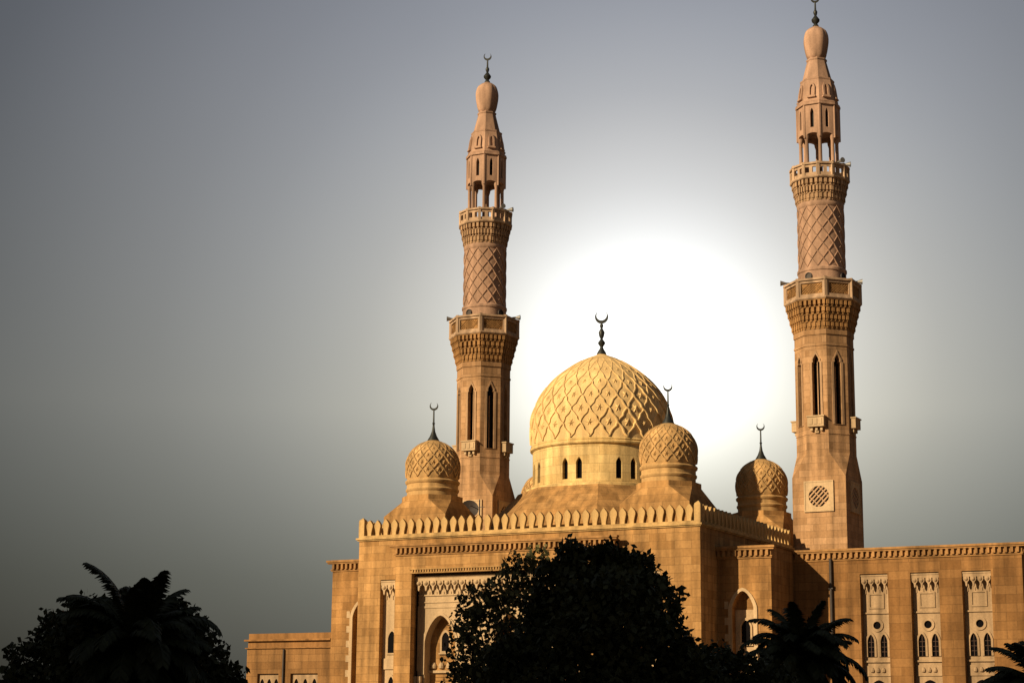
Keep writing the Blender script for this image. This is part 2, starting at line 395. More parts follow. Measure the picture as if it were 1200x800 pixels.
db = MB(); dentils(db, RXL, RXR, RZT+.06, RZT+.2, PY, .17, .09, .07); db.box(RXL-.1, RXR+.1, PY-.1, PY-.001, RZT+.2, RZT+.27); db.box(RXL-.1, RXR+.1, PY-.05, PY-.001, RZT-.0, RZT+.055)
db.build('bead_moulding', M['trim'], portal)
for a in arches:
    y2 = RY+.64
    MB().box(a-1.05, a+1.05, y2, y2+.2, 4.0, 8.4).build('tympanum', M['hall'], portal)
    small_window(portal, a, 6.3, 7.0, 7.32, .46, y2, .11)
    lb = MB().box(a-.97, a+.97, y2-.16, y2-.002, 5.1, 5.24)
    for i in range(4): lb.lathe([(.02, 5.3), (.16, 5.36), (.18, 5.5), (.1, 5.66), (.02, 5.7)], 10, a-.72+.48*i, y2-.02)
    lb.build('lintel', M['cream'], portal)
    MB().box(a-.9, a+.9, y2+.1, y2+.2, .3, 4.0).build('door', M['reveal'], portal)
    for sx in (-1, 1):
        for k in (0, 1):
            x = a+sx*(1.2+.3*k)
            MB().lathe([(.13, .3), (.13, .5), (.09, .56), (.085, 4.3), (.13, 4.5), (.15, 4.72), (.15, 4.9)], 12, x, RY-.16).build('column', M['cream'], portal, smooth=40)

# side blocks
def side_block(x0, x1, yf, yb, zt, nc, nw):
    b = MB(); b.plate(rect(x0, x1, 0, zt), [arch(nc, 1.2, 8.35, 9.25, nw)], front(yf), .5)
    b.box(x0, x1, yf+.501, yb, 0, zt-.002)
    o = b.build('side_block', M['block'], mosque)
    c = MB(); cornice(c, x0, x1, zt-.62, zt+.02, front(yf)); c.box(x0-.1, x1+.1, yf+.0, yb, zt+.02, zt+.06); c.build('cornice', M['corbel'], o)
    n = MB().box(nc-nw/2+.01, nc+nw/2-.01, yf+.44, yf+.499, 1.2, 8.3)
    n.plate(arch(nc, 1.2, 8.35, 9.42, nw+.4), [arch(nc, 1.199, 8.35, 9.25, nw+.002)], front(yf), .08, .07)
    for i in range(18): 
        if i % 2: n.box(nc-nw/2-.42, nc-nw/2-.2, yf-.03, yf-.002, 1.2+.42*i, 1.58+.42*i)
    n.build('niche', M['cream'], o)
    small_window(o, nc, 6.6, 7.4, 7.75, .5, yf+.44, .1)
    small_window(o, nc, 2.6, 4.4, 5.0, .6, yf+.44, .1)
side_block(XR+.002, 12.98, -7.15, -3.6, 11.55, 11.4, 1.2)
side_block(-14.06, XL-.002, -7.15, 2.0, 11.66, -11.95, 1.25)

# main dome
def dome_obj(parent, name, tab, mat, z0, z1, count, twist, w, h, wave, nseg, stars=None):
    prof = smooth_prof(tab, 48); rf = interp(prof)
    b = MB().lathe(prof, nseg); ribs(b, rf, z0, z1, count, twist, w, h, wave=wave)
    if stars:
        rows, sz = stars
        # a carved star where each diamond has its centre
        for k in range(rows):
            dz = (z1-z0)*(2*PI/count)/(2*twist)
            z = z0+dz*(k+1)
            if z > z1-.25: break
            for i in range(count):
                a = 2*PI*(i+.5*(k % 2 == 1))/count
                r = rf(z); r2 = rf(z+.1); c = Vector((math.cos(a), math.sin(a), 0)); tg = Vector((-math.sin(a), math.cos(a), 0))
                up = (c*(r2-r)+Z*.1).normalized(); n = tg.cross(up).normalized()
                if n.dot(c) < 0: n = -n
                s = sz*max(.4, r/rf(z0)); pc = c*r+Z*z
                pts = [pc - n*.02 + tg*s*q*math.cos(t) + up*s*q*1.25*math.sin(t) for t, q in [(PI*j/6, (1 if j % 2 == 0 else .45)) for j in range(12)]]
                b.add(pts+[pc+n*s*.42], [(j, (j+1) % 12, 12) for j in range(12)])
    return b.build(name, mat, parent, smooth=35)
tab = [(4.16, 18.5), (4.2, 19.3), (4.2, 19.9), (4.05, 20.6), (3.6, 21.6), (2.94, 22.45), (2.06, 23.2), (1.1, 23.78), (.42, 24.06), (.16, 24.22), (.05, 24.3)]
md = dome_obj(mosque, 'main_dome', tab, M['dome'], 18.56, 23.7, 24, R(46), .13, .08, R(.7), 96, (9, .25))
md['label'] = 'great dome carved with a diamond lattice and stars'
dr = MB(); NW = 96
dr.lathe([(4.5, 15.7), (4.5, 15.86), (4.2, 15.92), (4.09, 15.95)], 96)
wins = [R(-90+45*k+s*6.2) for k in range(8) for s in (-1, 1)]
# drum wall in curved panels with real window openings
def cyl_panel(mb, r0, r1, a0, a1, z0, z1, n):
    for i in range(n):
        p, q = a0+(a1-a0)*i/n, a0+(a1-a0)*(i+1)/n
        V8 = [(r*math.cos(a), r*math.sin(a), z) for z in (z0, z1) for r, a in ((r1, p), (r1, q), (r0, q), (r0, p))]
        mb.add(V8, [(0,1,5,4), (2,3,7,6), (4,5,6,7), (0,3,2,1), (1,2,6,5), (3,0,4,7)])
hw = .36/2/4.09
ws = sorted((a % (2*PI)) for a in wins)
for i, a in enumerate(ws):
    nx = ws[(i+1) % 16] + (2*PI if i == 15 else 0)
    cyl_panel(dr, 3.75, 4.09, a+hw, nx-hw, 15.93, 17.6, max(2, int((nx-a)/.06)))
    cyl_panel(dr, 3.75, 4.09, a-hw, a+hw, 15.93, 16.15, 1)
    # stepped arch head
    for k in range(5):
        f = hw*(1-((k+.5)/5)**1.8); z0 = 17.05+.07*k
        cyl_panel(dr, 3.75, 4.09, a-hw, a-f, z0, z0+.07, 1); cyl_panel(dr, 3.75, 4.09, a+f, a+hw, z0, z0+.07, 1)
    cyl_panel(dr, 3.75, 4.09, a-hw, a+hw, 17.4, 17.6, 1)
dr.lathe([(4.09, 17.6), (4.1, 18.1), (4.16, 18.14), (4.24, 18.2), (4.26, 18.3), (4.18, 18.36), (4.22, 18.44), (4.17, 18.52), (4.0, 18.6)], 96)
drum = dr.build('drum', M['drum'], md, smooth=40)
for a in wins:
    fr = (Vector((math.cos(a), math.sin(a), 0))*3.86, Vector((-math.sin(a), math.cos(a), 0)), Z, Vector((math.cos(a), math.sin(a), 0)))
    MB().plate(arch(0, 16.1, 17.0, 17.42, .42), [], fr, .03).build('window', M['glass'], md)
MB().octo([(6.2, 13.3), (6.2, 13.9), (5.9, 14.3), (4.75, 15.45), (4.6, 15.7)]).build('skirt_roof', M['hall'], md)
fb = MB().lathe([(.3, 24.12), (.27, 24.25), (.12, 24.5), (.09, 24.62), (.2, 24.78), (.22, 24.88), (.12, 25.02), (.07, 25.1), (.14, 25.25), (.19, 25.5), (.1, 25.68), (.06, 25.76), (.1, 25.85), (.11, 25.95), (.05, 26.06), (.05, 26.1)], 16)
crescent(fb, 26.05, .40, .09); fb.build('finial', M['bronze'], md, smooth=40)

# corner domes (origin on the dome's axis)
stab = [(1.43, 15.98), (1.5, 16.25), (1.53, 16.7), (1.5, 17.1), (1.36, 17.5), (1.08, 17.9), (.7, 18.18), (.36, 18.33), (.05, 18.4)]
cdm = dome_obj(mosque, 'corner_dome', stab, M['sdome'], 16.12, 18.2, 15, R(62), .1, .055, R(.8), 48, (5, .17))
b = MB().lathe([(1.46, 14.5), (1.46, 15.3), (1.52, 15.36), (1.54, 15.46), (1.47, 15.54), (1.47, 15.74), (1.55, 15.8), (1.58, 15.92), (1.5, 16.0), (1.3, 16.05)], 48)
b.build('drum', M['sdome'], cdm, smooth=40)
h = 2.0; sq = [(-h,-h),(h,-h),(h,h),(-h,h)]
o8 = MB()
k8 = 1.62*math.tan(PI/8)
top = [(-k8,-1.62),(k8,-1.62),(1.62,-k8),(1.62,k8),(k8,1.62),(-k8,1.62),(-1.62,k8),(-1.62,-k8)]
vs = [(x, y, 12.5) for x, y in sq]+[(x, y, 13.82) for x, y in sq]+[(x, y, 14.78) for x, y in top]+[(x, y, 15.05) for x, y in top]
fs = [(0,1,5,4),(1,2,6,5),(2,3,7,6),(3,0,4,7),(4,5,9,8),(5,6,11,10),(6,7,13,12),(7,4,15,14),(5,10,9),(6,12,11),(7,14,13),(4,8,15),tuple(range(16,24))]
fs += [(8+i, 8+(i+1) % 8, 16+(i+1) % 8, 16+i) for i in range(8)]
o8.add(vs, fs).build('base_roof', M['hall'], cdm)
fb = MB().lathe([(.36, 18.3), (.34, 18.38), (.2, 18.62), (.1, 18.9), (.06, 19.2), (.06, 19.32), (.09, 19.36), (.05, 19.42), (.04, 20.15)], 14)
crescent(fb, 20.12, .25, .06); fb.build('finial', M['bronze'], cdm, smooth=40)
cdm.location = (-7.33, -7.3, 0)
for x, y in ((7.33, -7.3), (7.33, 7.3), (-7.33, 7.3)):
    c = copy_tree(cdm, mosque); c.location = (x, y, 0)

# satellite dish and mast on the hall roof
dish = thing('satellite_dish', 'small round satellite dish on the roof beside the left corner dome', 'dish', (-8.8, -.2, ZP+.02))
MB().tube([(0,0,0),(0,0,2.6)], .05).build('post', M['pipe'], dish)
db_ = MB(); nv = 20
prof = [(.02, 0), (.3, .05), (.55, .16), (.56, .2), (.56, .22), (.5, .2), (.02, .06)]
rot = Vector((.5, -.8, .25)).to_track_quat('Z', 'Y').to_matrix()
rings = [[rot @ Vector((r*math.cos(2*PI*i/nv), r*math.sin(2*PI*i/nv), z)) + Vector((0,0,2.7)) for i in range(nv)] for r, z in prof]
db_.loft(rings).build('reflector', M['pipe'], dish, smooth=40)
MB().tube([rot @ Vector((.5,0,.2))+Vector((0,0,2.7)), rot @ Vector((0,0,.75))+Vector((0,0,2.7))], .025).build('feed_arm', M['pipe'], dish)
mast = thing('roof_mast', 'thin dark antenna mast rising from the roof beside the left minaret', 'mast', (-9.5, 2.4, ZP+.02))
MB().lathe([(.12,0),(.12,.15),(.05,.2),(.045,3.6),(.02,3.7)], 8).build('pole', M['pipe'], mast)
MB().obox((0,0,3.2), Vector((1,0,0)), Z, Vector((0,1,0)), .35, .02, .02).build('aerial', M['pipe'], mast)

# ------------------------------------------------------------------ minarets
mn = thing('minaret', 'left minaret, slender carved sandstone tower behind the left corner dome', 'minaret', (-11.67, 6.72, 0), 'twin minarets')
A = 1.63
bb = MB()
KK = A*math.tan(PI/8)
sq = [(-A,-A),(A,-A),(A,A),(-A,A)]
oc = [(-KK,-A),(KK,-A),(A,-KK),(A,KK),(KK,A),(-KK,A),(-A,KK),(-A,-KK)]
vs = [(x,y,0) for x,y in sq]+[(x,y,16.75) for x,y in sq]+[(x,y,18.2) for x,y in oc]+[(x,y,18.7) for x,y in oc]
fs = [(0,1,5,4),(1,2,6,5),(2,3,7,6),(3,0,4,7),(4,5,9,8),(5,6,11,10),(6,7,13,12),(7,4,15,14),(5,10,9),(6,12,11),(7,14,13),(4,8,15)]
fs += [(8+i, 8+(i+1) % 8, 16+(i+1) % 8, 16+i) for i in range(8)]+[tuple(range(16,24)), (3,2,1,0)]
base = bb.add(vs, fs).build('base', M['tower'], mn)
for k in (0, 2, 6):
    O, U, V, n = face(k, A)
    rr = .62; circ = [(rr*math.cos(2*PI*i/28), 15.62+rr*math.sin(2*PI*i/28)) for i in range(28)]
    p = MB().plate(rect(-.82, .82, 14.8, 16.46), [circ], (O, U, V, n), .08, .07).plate(rect(-.9, .9, 14.72, 16.54), [rect(-.82, .82, 14.8, 16.46)], (O, U, V, n), .1, .095).build('plaque', M['cream'], base)
    gb = MB()
    for j in range(-5, 6):
        q = j*.2; L_ = math.sqrt(max(0, (rr+.02)**2-q*q))
        if L_ < .1: continue
        dd = (U*.707+Z*.707); ee = (U*-.707+Z*.707)
        gb.obox(O+Z*15.62+ee*q+n*.03, dd, ee, n, L_, .045, .025)
        if abs(j) % 2 == 0: gb.obox(O+Z*15.62+dd*q+n*.018, ee, dd, n, L_, .03, .012)
    gb.build('grille', M['towertrim'], base)
    MB().plate(circ, [], (O, U, V, n), .01, .006).build('opening', M['glass'], base)
# octagonal shaft with lancet windows
sh = MB()
FW = A*math.tan(PI/8)
for k in range(8):
    z0 = 20.35 if k % 2 == 0 else 19.9
    sh.plate(rect(-FW, FW, 18.7, 25.7), [lancet(0, z0, 23.6, 24.12, .48)], face(k, A), .42)
for (a, b, z0, z1) in ((A, A+.04, 24.62, 24.74), (A, A+.05, 25.3, 25.62), (A, A+.03, 19.3, 19.38)):
    for k in range(8):
        O, U, V, n = face(k, a); sh.obox(O+Z*(z0+z1)/2+n*(b-a)/2, U, Z, n, FW*(b/a)-.002, (z1-z0)/2, (b-a)/2)
shaft = sh.build('shaft', M['tower'], mn)
for k in range(8):
    z0 = 20.35 if k % 2 == 0 else 19.9; O, U, V, n = face(k, A)
    w = MB().plate(lancet(0, z0-.05, 23.65, 24.2, .56), [], (O, U, V, n), .02, -.36).build('window', M['glass'], shaft)
    f = MB().plate(lancet(0, z0-.02, 23.62, 24.34, .74), [lancet(0, z0-.01, 23.6, 24.12, .481)], (O, U, V, n), .05, .045)
    f.obox(O+Z*(z0+1.75)-n*.3, U, Z, n, .03, 1.75, .03)
    f.build('window_frame', M['towertrim'], shaft)
    if k % 2 == 0:
        bx = MB().obox(O+Z*20.02+n*.16, U, Z, n, .5, .3, .19)
        for j in (-1, 0, 1): bx.obox(O+Z*19.62+U*.3*j+n*.1, U, Z, n, .07, .12, .1)
        bx.obox(O+Z*19.45+n*.06, U, Z, n, .12, .08, .06)
        for j in (-1, 0, 1): bx.obox(O+Z*20.02+U*.29*j+n*.36, U, Z, n, .1, .17, .018)
        bx.obox(O+Z*20.34+n*.17, U, Z, n, .55, .04, .23)
        bx.build('window_balcony', M['cream'], shaft)
def corbels(mb, a0, a1, z0, z1, tiers, per, nf_=8):
    mb.octo([(a0-.02, z0-.05), (a0, z0), (a1-.16, z1), (a1-.16, z1+.05)], n=nf_)
    for t in range(tiers):
        h_ = (z1-z0)/tiers; zb = z0+h_*t; at = a0+(a1-a0)*(t+1)/tiers
        for k in range(nf_):
            O, U, V, n = face(k, at, nf_); fw = at*math.tan(PI/nf_)
            for i in range(per + (t % 2)):
                x = -fw+2*fw*(i+.5)/(per+(t % 2))
                w = fw/(per+(t % 2))*.56
                mb.obox(O+U*x+Z*(zb+h_*.62)-n*.1, U, Z, n, w, h_*.36, .1)
                mb.obox(O+U*x+Z*(zb+h_*.18)-n*.15, U, Z, n, w*.55, h_*.2, .1)
            mb.obox(O+Z*(zb+h_*.97)-n*.1, U, Z, n, fw*.99, h_*.045, .115)
cb1 = MB(); corbels(cb1, A+.06, 2.1, 25.66, 27.36, 4, 5); cb1.build('corbels', M['corbel'], mn)
def balcony(a, z0, z1, nf_, mat, panel):
    b = MB().octo([(a+.04, z0), (a+.08, z0+.06), (a+.08, z0+.14), (a-.02, z0+.18)], n=nf_); fw = a*math.tan(PI/nf_)
    pl = []
    for k in range(nf_):
        fr = face(k, a, nf_); O, U, V, n = fr
        if panel:
            b.plate(rect(-fw, fw, z0+.15, z1-.12), [rect(-fw+.2, fw-.2, z0+.32, z1-.28)], fr, .16)
            pl.append(fr)
        else:
            m = 2; wv = 2*fw/m
            holes = [rect(-fw+wv*(i+.5)-.13, -fw+wv*(i+.5)+.13, z0+.34, z1-.28) for i in range(m)]
            b.plate(rect(-fw, fw, z0+.15, z1-.12), holes, fr, .14)
        b.obox(O+Z*(z1-.06)-n*.06, U, Z, n, fw*1.03, .06, .15)
        vx = O-U*fw
        b.obox(vx-n*.05+Z*((z0+z1)/2+.05), U, Z, n, .09, (z1-z0)/2, .1)
    o = b.build('balcony', mat, mn)
    for fr in pl:
        O, U, V, n = fr
        p = MB().plate(rect(-fw+.18, fw-.18, z0+.3, z1-.26), [], fr, .05, -.09)
        wd = 2*fw-.4; c = int(wd/.15)
        for i in range(c+1):
            for sg in (-1, 1):
                x = -fw+.2+wd*i/c; hh = (z1-z0-.6)
                dd = (U*sg*.75+Z*.66).normalized(); ee = n.cross(dd)
                xx = max(-fw+.36, min(fw-.36, x))
                p.obox(O+U*xx+Z*(z0+.32+hh/2)-n*.075, dd, ee, n, hh*.6, .022, .02)
        p.build('panel', M['corbel'], o)
    return o
b1 = balcony(2.1, 27.38, 28.66, 8, M['rail'], True)
# round upper shaft with diamond lattice
us = MB().lathe([(1.45, 27.5), (1.45, 29.3), (1.5, 29.36), (1.5, 29.5), (1.42, 29.56), (1.37, 29.62), (1.37, 33.35), (1.42, 33.42), (1.44, 33.6), (1.38, 33.8)], 48)
ribs(us, lambda z: 1.37, 29.6, 33.4, 13, R(112), .085, .055, taper=False, steps=40)
upper = us.build('upper_shaft', M['uptower'], mn, smooth=35)
for an in (-105, -15, 75, 165):
    a = R(an); n = Vector((math.cos(a), math.sin(a), 0)); U = Vector((-math.sin(a), math.cos(a), 0))
    ci = [(.24*math.cos(2*PI*i/18), 28.98+.24*math.sin(2*PI*i/18)) for i in range(18)]
    MB().plate(ci, [[(x*.8, 28.98+(z-28.98)*.8) for x, z in ci]], (n*1.45, U, Z, n), .08, .07).plate([(x*.78, 28.98+(z-28.98)*.78) for x, z in ci], [], (n*1.45, U, Z, n), .05, .02).build('loudspeaker', M['pipe'], mn)
cb2 = MB(); corbels(cb2, 1.40, 1.68, 33.72, 35.05, 3, 3, 12); cb2.build('corbels', M['towertrim'], mn)
balcony(1.7, 35.03, 36.0, 12, M['rail'], False)
# lantern on columns
MB().octo([(1.0, 35.1), (1.0, 35.32)]).build('lantern_floor', M['uptower'], mn)
for k in range(8):
    a = PI/8+k*PI/4
    MB().lathe([(.17, 35.3), (.17, 35.5), (.12, 35.56), (.11, 37.62), (.14, 37.7), (.18, 37.84), (.19, 37.95)], 12, 1.1*math.cos(a), 1.1*math.sin(a)).build('column', M['uptower'], mn, smooth=40)
LA = 1.2; lw = LA*math.tan(PI/8)
lan = MB()
for k in range(8):
    n_ = 8; notch = [(lw*.74*math.cos(PI*i/n_), 37.86+.2*math.sin(PI*i/n_)**.8) for i in range(n_+1)]
    outer = [(-lw, 37.86)] + notch[::-1] + [(lw, 37.86), (lw, 40.0), (-lw, 40.0)]
    lan.plate(outer, [arch(0, 38.4, 39.3, 39.62, .22)], face(k, LA), .2)
    O, U, V, n = face(k, LA)
    lan.obox(O+Z*39.93+n*.04, U, Z, n, lw*1.05, .07, .05); lan.obox(O-U*lw+Z*38.9-n*.01, U, Z, n, .05, 1.15, .05)
lan.octo([(1.1, 39.9), (1.1, 40.02)]); lan.octo([(1.02, 38.3), (1.02, 38.38)])
lantern = lan.build('lantern', M['uptower'], mn)
for k in range(8):
    O, U, V, n = face(k, LA)
    MB().plate(arch(0, 38.35, 39.3, 39.68, .28), [], (O, U, V, n), .02, -.19).build('slit_window', M['glass'], lantern)
sp_ = MB().octo([(1.24, 40.0), (1.26, 40.08), (1.17, 40.14), (1.14, 40.4), (1.04, 41.1), (.96, 41.55), (.98, 41.6), (.98, 41.68), (.84, 41.74), (.7, 42.35), (.56, 42.95), (.6, 43.02), (.6, 43.1), (.5, 43.14), (.5, 43.2)])
for k in range(8):
    an = -PI/2+2*PI*k/8
    for (z0, z1, wv) in ((40.35, 41.35, .16),):
        n0 = Vector((math.cos(an), math.sin(an), 0)); U = Vector((-math.sin(an), math.cos(an), 0))
        r0, r1 = 1.145-(z0-40.4)*.145, 1.145-(z1-40.4)*.145
        V = (n0*(r1-r0)+Z*(z1-z0)).normalized(); n = U.cross(V)
        O = n0*r0+Z*z0
        sp_.plate(arch(0, 0, .62, 1.0, .42, 4), [arch(0, .1, .58, .82, .2, 4)], (O, U, V, n), .11, .10)
        sp_.obox(O+V*.0+n*.05, U, V, n, .26, .05, .08)
spire = sp_.build('spire', M['uptower'], mn)
MB().lathe(smooth_prof([(.5, 43.15), (.6, 43.32), (.69, 43.7), (.76, 44.2), (.75, 44.6), (.64, 44.95), (.4, 45.18), (.2, 45.3), (.1, 45.36)], 30), 48, mod=lambda a, z: 1+.07*abs(math.cos(4*a))-.03).build('bulb', M['uptower'], mn, smooth=50)
fb = MB().lathe([(.2, 45.28), (.18, 45.4), (.1, 45.5), (.24, 45.66), (.26, 45.78), (.14, 45.95), (.07, 46.05), (.12, 46.2), (.13, 46.3), (.06, 46.45), (.05, 46.95)], 14)
crescent(fb, 46.92, .27, .07); fb.build('finial', M['bronze'], mn, smooth=40)
def horn(p, dirv):
    dirv = Vector(dirv).normalized(); p = Vector(p)
    return MB().tube([p-dirv*.2, p, p+dirv*.12, p+dirv*.34], [.05, .06, .1, .17], 12).build('loudspeaker', M['grey'], mn, smooth=40)
horn((-2.05, -.75, 28.85), (-1, -.5, 0)); horn((1.55, .3, 36.2), (1, .2, 0)); horn((1.95, .7, 28.85), (1, .3, 0)); horn((1.45, -.5, 36.2), (.8, -.6, 0))
mr = copy_tree(mn); mr.location = (11.67, 6.72, 0)
mr['label'] = 'right minaret, taller in view, rising behind the long right wing'

# ------------------------------------------------------------------ right wing
WY = -3.5
wing = thing('wing_building', 'long flat-roofed sandstone wing with three tall window bays right of the hall', 'building')
bays = (17.35, 20.06, 22.75); BW = 1.5
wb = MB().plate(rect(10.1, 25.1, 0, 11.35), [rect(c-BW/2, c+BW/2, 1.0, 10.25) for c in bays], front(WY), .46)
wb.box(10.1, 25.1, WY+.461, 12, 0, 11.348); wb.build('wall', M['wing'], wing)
cw = MB(); cornice(cw, 13.05, 25.1, 11.0, 11.6, front(WY)); cornice(cw, WY, 12, 11.0, 11.6, side(25.1)); cw.box(10.2, 25.3, WY+.02, 12, 11.35, 11.5); cw.build('cornice', M['corbel'], wing)
for c in bays:
    y2 = WY+.40; x0, x1 = c-BW/2, c+BW/2
    f = front(y2); holes = [arch(c-.35, 5.95, 6.75, 7.1, .36), arch(c+.35, 5.95, 6.75, 7.1, .36), [(c+.2*math.cos(2*PI*i/18), 7.58+.2*math.sin(2*PI*i/18)) for i in range(18)]]
    b = MB().plate(rect(x0+.004, x1-.004, 1.0, 10.246), holes, f, .055)
    for cx_ in (c-.35, c+.35): b.plate(arch(cx_, 5.95, 6.75, 7.24, .58), [arch(cx_, 5.949, 6.75, 7.1, .362)], f, .06, .06)
    ci = lambda r: [(c+r*math.cos(2*PI*i/22), 7.58+r*math.sin(2*PI*i/22)) for i in range(22)]
    b.plate(ci(.34), [ci(.201)], f, .06, .055)
    b.box(x0+.02, x1-.02, y2-.08, y2-.002, 8.18, 8.26); b.box(x0+.02, x1-.02, y2-.1, y2-.002, 5.66, 5.76); b.box(x0+.1, x1-.1, y2-.06, y2-.002, 4.95, 5.5)
    b.plate(rect(c-.42, c+.42, 8.45, 9.25), [rect(c-.34, c+.34, 8.53, 9.17)], f, .05, .05)
    for xx in (c-.3, c, c+.3): b.lathe([(.02, 5.12), (.11, 5.16), (.12, 5.26), (.06, 5.38), (.01, 5.4)], 8, xx, y2-.06)
    muqarnas(b, x0+.02, x1-.02, 10.2, y2, pitch=.37, h=.75, dep=.32)
    bay = b.build('window_bay', M['wingcream'], wing)
    w = MB()
    for cx_ in (c-.35, c+.35): MB().plate(arch(cx_, 5.9, 6.75, 7.14, .42), [], f, .02, -.052).build('window', M['glass'], bay)
    gl = MB()
    for cx_ in (c-.35, c+.35):
        gl.box(cx_-.012, cx_+.012, y2+.02, y2+.045, 5.96, 7.05)
        for zz in (6.2, 6.45, 6.7): gl.box(cx_-.175, cx_+.175, y2+.024, y2+.042, zz, zz+.02)
    gl.build('window_grille', M['reveal'], bay)
    MB().plate(ci(.23), [], f, .02, -.052).build('round_window', M['glass'], bay)
    MB().plate(arch(c, 1.6, 4.2, 4.75, 1.1), [], f, .03, .025).build('lower_window', M['glass'], bay)
dp = MB().tube([(15.05, WY-.1, .1), (15.05, WY-.1, 11.1)], .085, 10)
for z in (2, 4.5, 7, 9.5): dp.box(14.93, 15.17, WY-.2, WY-.003, z, z+.06)
dp.build('downpipe', M['pipe'], wing, smooth=40)

# low building on the left
low = thing('outbuilding', 'low flat-roofed sandstone outbuilding left of the hall', 'building')
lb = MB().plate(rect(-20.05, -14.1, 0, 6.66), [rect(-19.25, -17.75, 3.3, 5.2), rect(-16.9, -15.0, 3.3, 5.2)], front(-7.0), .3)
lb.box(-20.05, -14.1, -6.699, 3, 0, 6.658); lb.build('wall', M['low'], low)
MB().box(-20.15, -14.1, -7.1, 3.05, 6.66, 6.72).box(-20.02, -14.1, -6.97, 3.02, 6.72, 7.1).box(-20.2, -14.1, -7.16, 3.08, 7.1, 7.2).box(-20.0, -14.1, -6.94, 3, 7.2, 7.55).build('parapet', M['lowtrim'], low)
for x0, x1 in ((-19.25, -17.75), (-16.9, -15.0)):
    p = MB().box(x0+.003, x1-.003, -6.78, -6.702, 3.3, 5.2)
    n_ = 3
    o = MB().plate(rect(x0+.003, x1-.003, 3.3, 5.2), [arch(x0+(x1-x0)*(i+.5)/n_, 3.5, 4.6, 4.9, .3) for i in range(n_)], front(-6.84), .07).build('window_screen', M['wingcream'], low)
    p.build('window', M['glass'], o)
MB().tube([(-16.98-.4, -7.08, .1), (-16.98-.4, -7.08, 6.6)], .06, 8).build('downpipe', M['pipe'], low)

# ------------------------------------------------------------------ planting
def leafmat(name, c1, c2):
    m = bpy.data.materials.new(name); m.use_nodes = True; t = m.node_tree; bs = t.nodes['Principled BSDF']
    bs.inputs['Roughness'].default_value = .6; bs.inputs['Specular IOR Level'].default_value = .2
    g_ = t.nodes.new('ShaderNodeNewGeometry'); r = t.nodes.new('ShaderNodeValToRGB')
    r.color_ramp.elements[0].color = (*c1, 1); r.color_ramp.elements[1].color = (*c2, 1)
    t.links.new(g_.outputs['Random Per Island'], r.inputs[0]); t.links.new(r.outputs[0], bs.inputs['Base Color'])
    return m
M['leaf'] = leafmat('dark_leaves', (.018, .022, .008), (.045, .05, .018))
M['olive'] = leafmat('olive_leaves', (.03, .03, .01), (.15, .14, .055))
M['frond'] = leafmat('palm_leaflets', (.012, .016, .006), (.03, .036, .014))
M['bark'] = plain('bark', (.05, .035, .025), .9, noise=.4, scale=8)
def spot(d, lat, z=0): p = CAM + FWD*d + RIGHT*lat; return (p.x, p.y, z)
def leaves(clumps, size, density):
    """clumps: (lateral, depth, z, radius) -> leaf quads through each clump's volume, thicker near its surface"""
    C, Sx = [], []
    for (x, y, z, r) in clumps:
        n = int(density*r**2)
        d = RNG.normal(size=(n, 3)); d /= np.linalg.norm(d, axis=1)[:, None]
        rr = r*RNG.uniform(.35, 1.0, n)**.6
        bump = 1+.16*np.sin(d[:, 0]*7+x*3)*np.sin(d[:, 1]*6+y)+.14*np.sin(d[:, 2]*9+z*5)
        C.append(np.array([x, y, z])+d*(rr*bump)[:, None]); Sx.append(size*RNG.uniform(.6, 1.35, n))
    C = np.concatenate(C); Sx = np.concatenate(Sx); n = len(C)
    a = RNG.normal(size=(n, 3)); a[:, 2] -= .3; a /= np.linalg.norm(a, axis=1)[:, None]
    b = np.cross(a, RNG.normal(size=(n, 3))); b /= np.linalg.norm(b, axis=1)[:, None]
    L = a*Sx[:, None]; Wd = b*(Sx*.32)[:, None]
    V = np.stack([C-L*.5, C+Wd, C+L*.5, C-Wd], 1).reshape(-1, 3)
    return V, n
def axes(v): # lateral/depth/z to world offsets
    return np.stack([v[:, 0]*RIGHT.x+v[:, 1]*FWD.x, v[:, 0]*RIGHT.y+v[:, 1]*FWD.y, v[:, 2]], 1)
def tree(name, label, d, lat, clumps, size, density, mat, trunk_h, tr=.16, group=None, cat='tree'):
    t = thing(name, label, cat, spot(d, lat), group)
    V, n = leaves(clumps, size, density); V = axes(V)
    me = bpy.data.meshes.new('crown'); me.vertices.add(len(V)); me.vertices.foreach_set('co', V.ravel().astype(np.float32))
    me.loops.add(4*n); me.loops.foreach_set('vertex_index', np.arange(4*n, dtype=np.int32))
    me.polygons.add(n); me.polygons.foreach_set('loop_start', np.arange(0, 4*n, 4, dtype=np.int32)); me.polygons.foreach_set('loop_total', np.full(n, 4, dtype=np.int32))
    me.update(); me.validate(); me.materials.append(M[mat])
    o = bpy.data.objects.new('crown', me); COL.objects.link(o); o.parent = t
    tb = MB(); tb.tube([(0,0,0), (.03,.02,trunk_h*.5), (0,.05,trunk_h)], [tr*1.3, tr, tr*.8], 10)
    for (x, y, z, r) in clumps:
        p = Vector((RIGHT.x*x+FWD.x*y, RIGHT.y*x+FWD.y*y, z)); s0 = Vector((0, .05, trunk_h*.9))
        mid = s0.lerp(p, .5)+Vector((0, 0, .15)); tb.tube([s0, mid, p], [tr*.5, tr*.3, tr*.12], 6)
        for k in range(4):
            q = p+Vector(np.clip(RNG.normal(size=3), -1.2, 1.2))*r*.5; tb.tube([mid.lerp(p, .7), q], [tr*.16, .008], 5)
    tb.build('trunk', M['bark'], t, smooth=50)
    return t
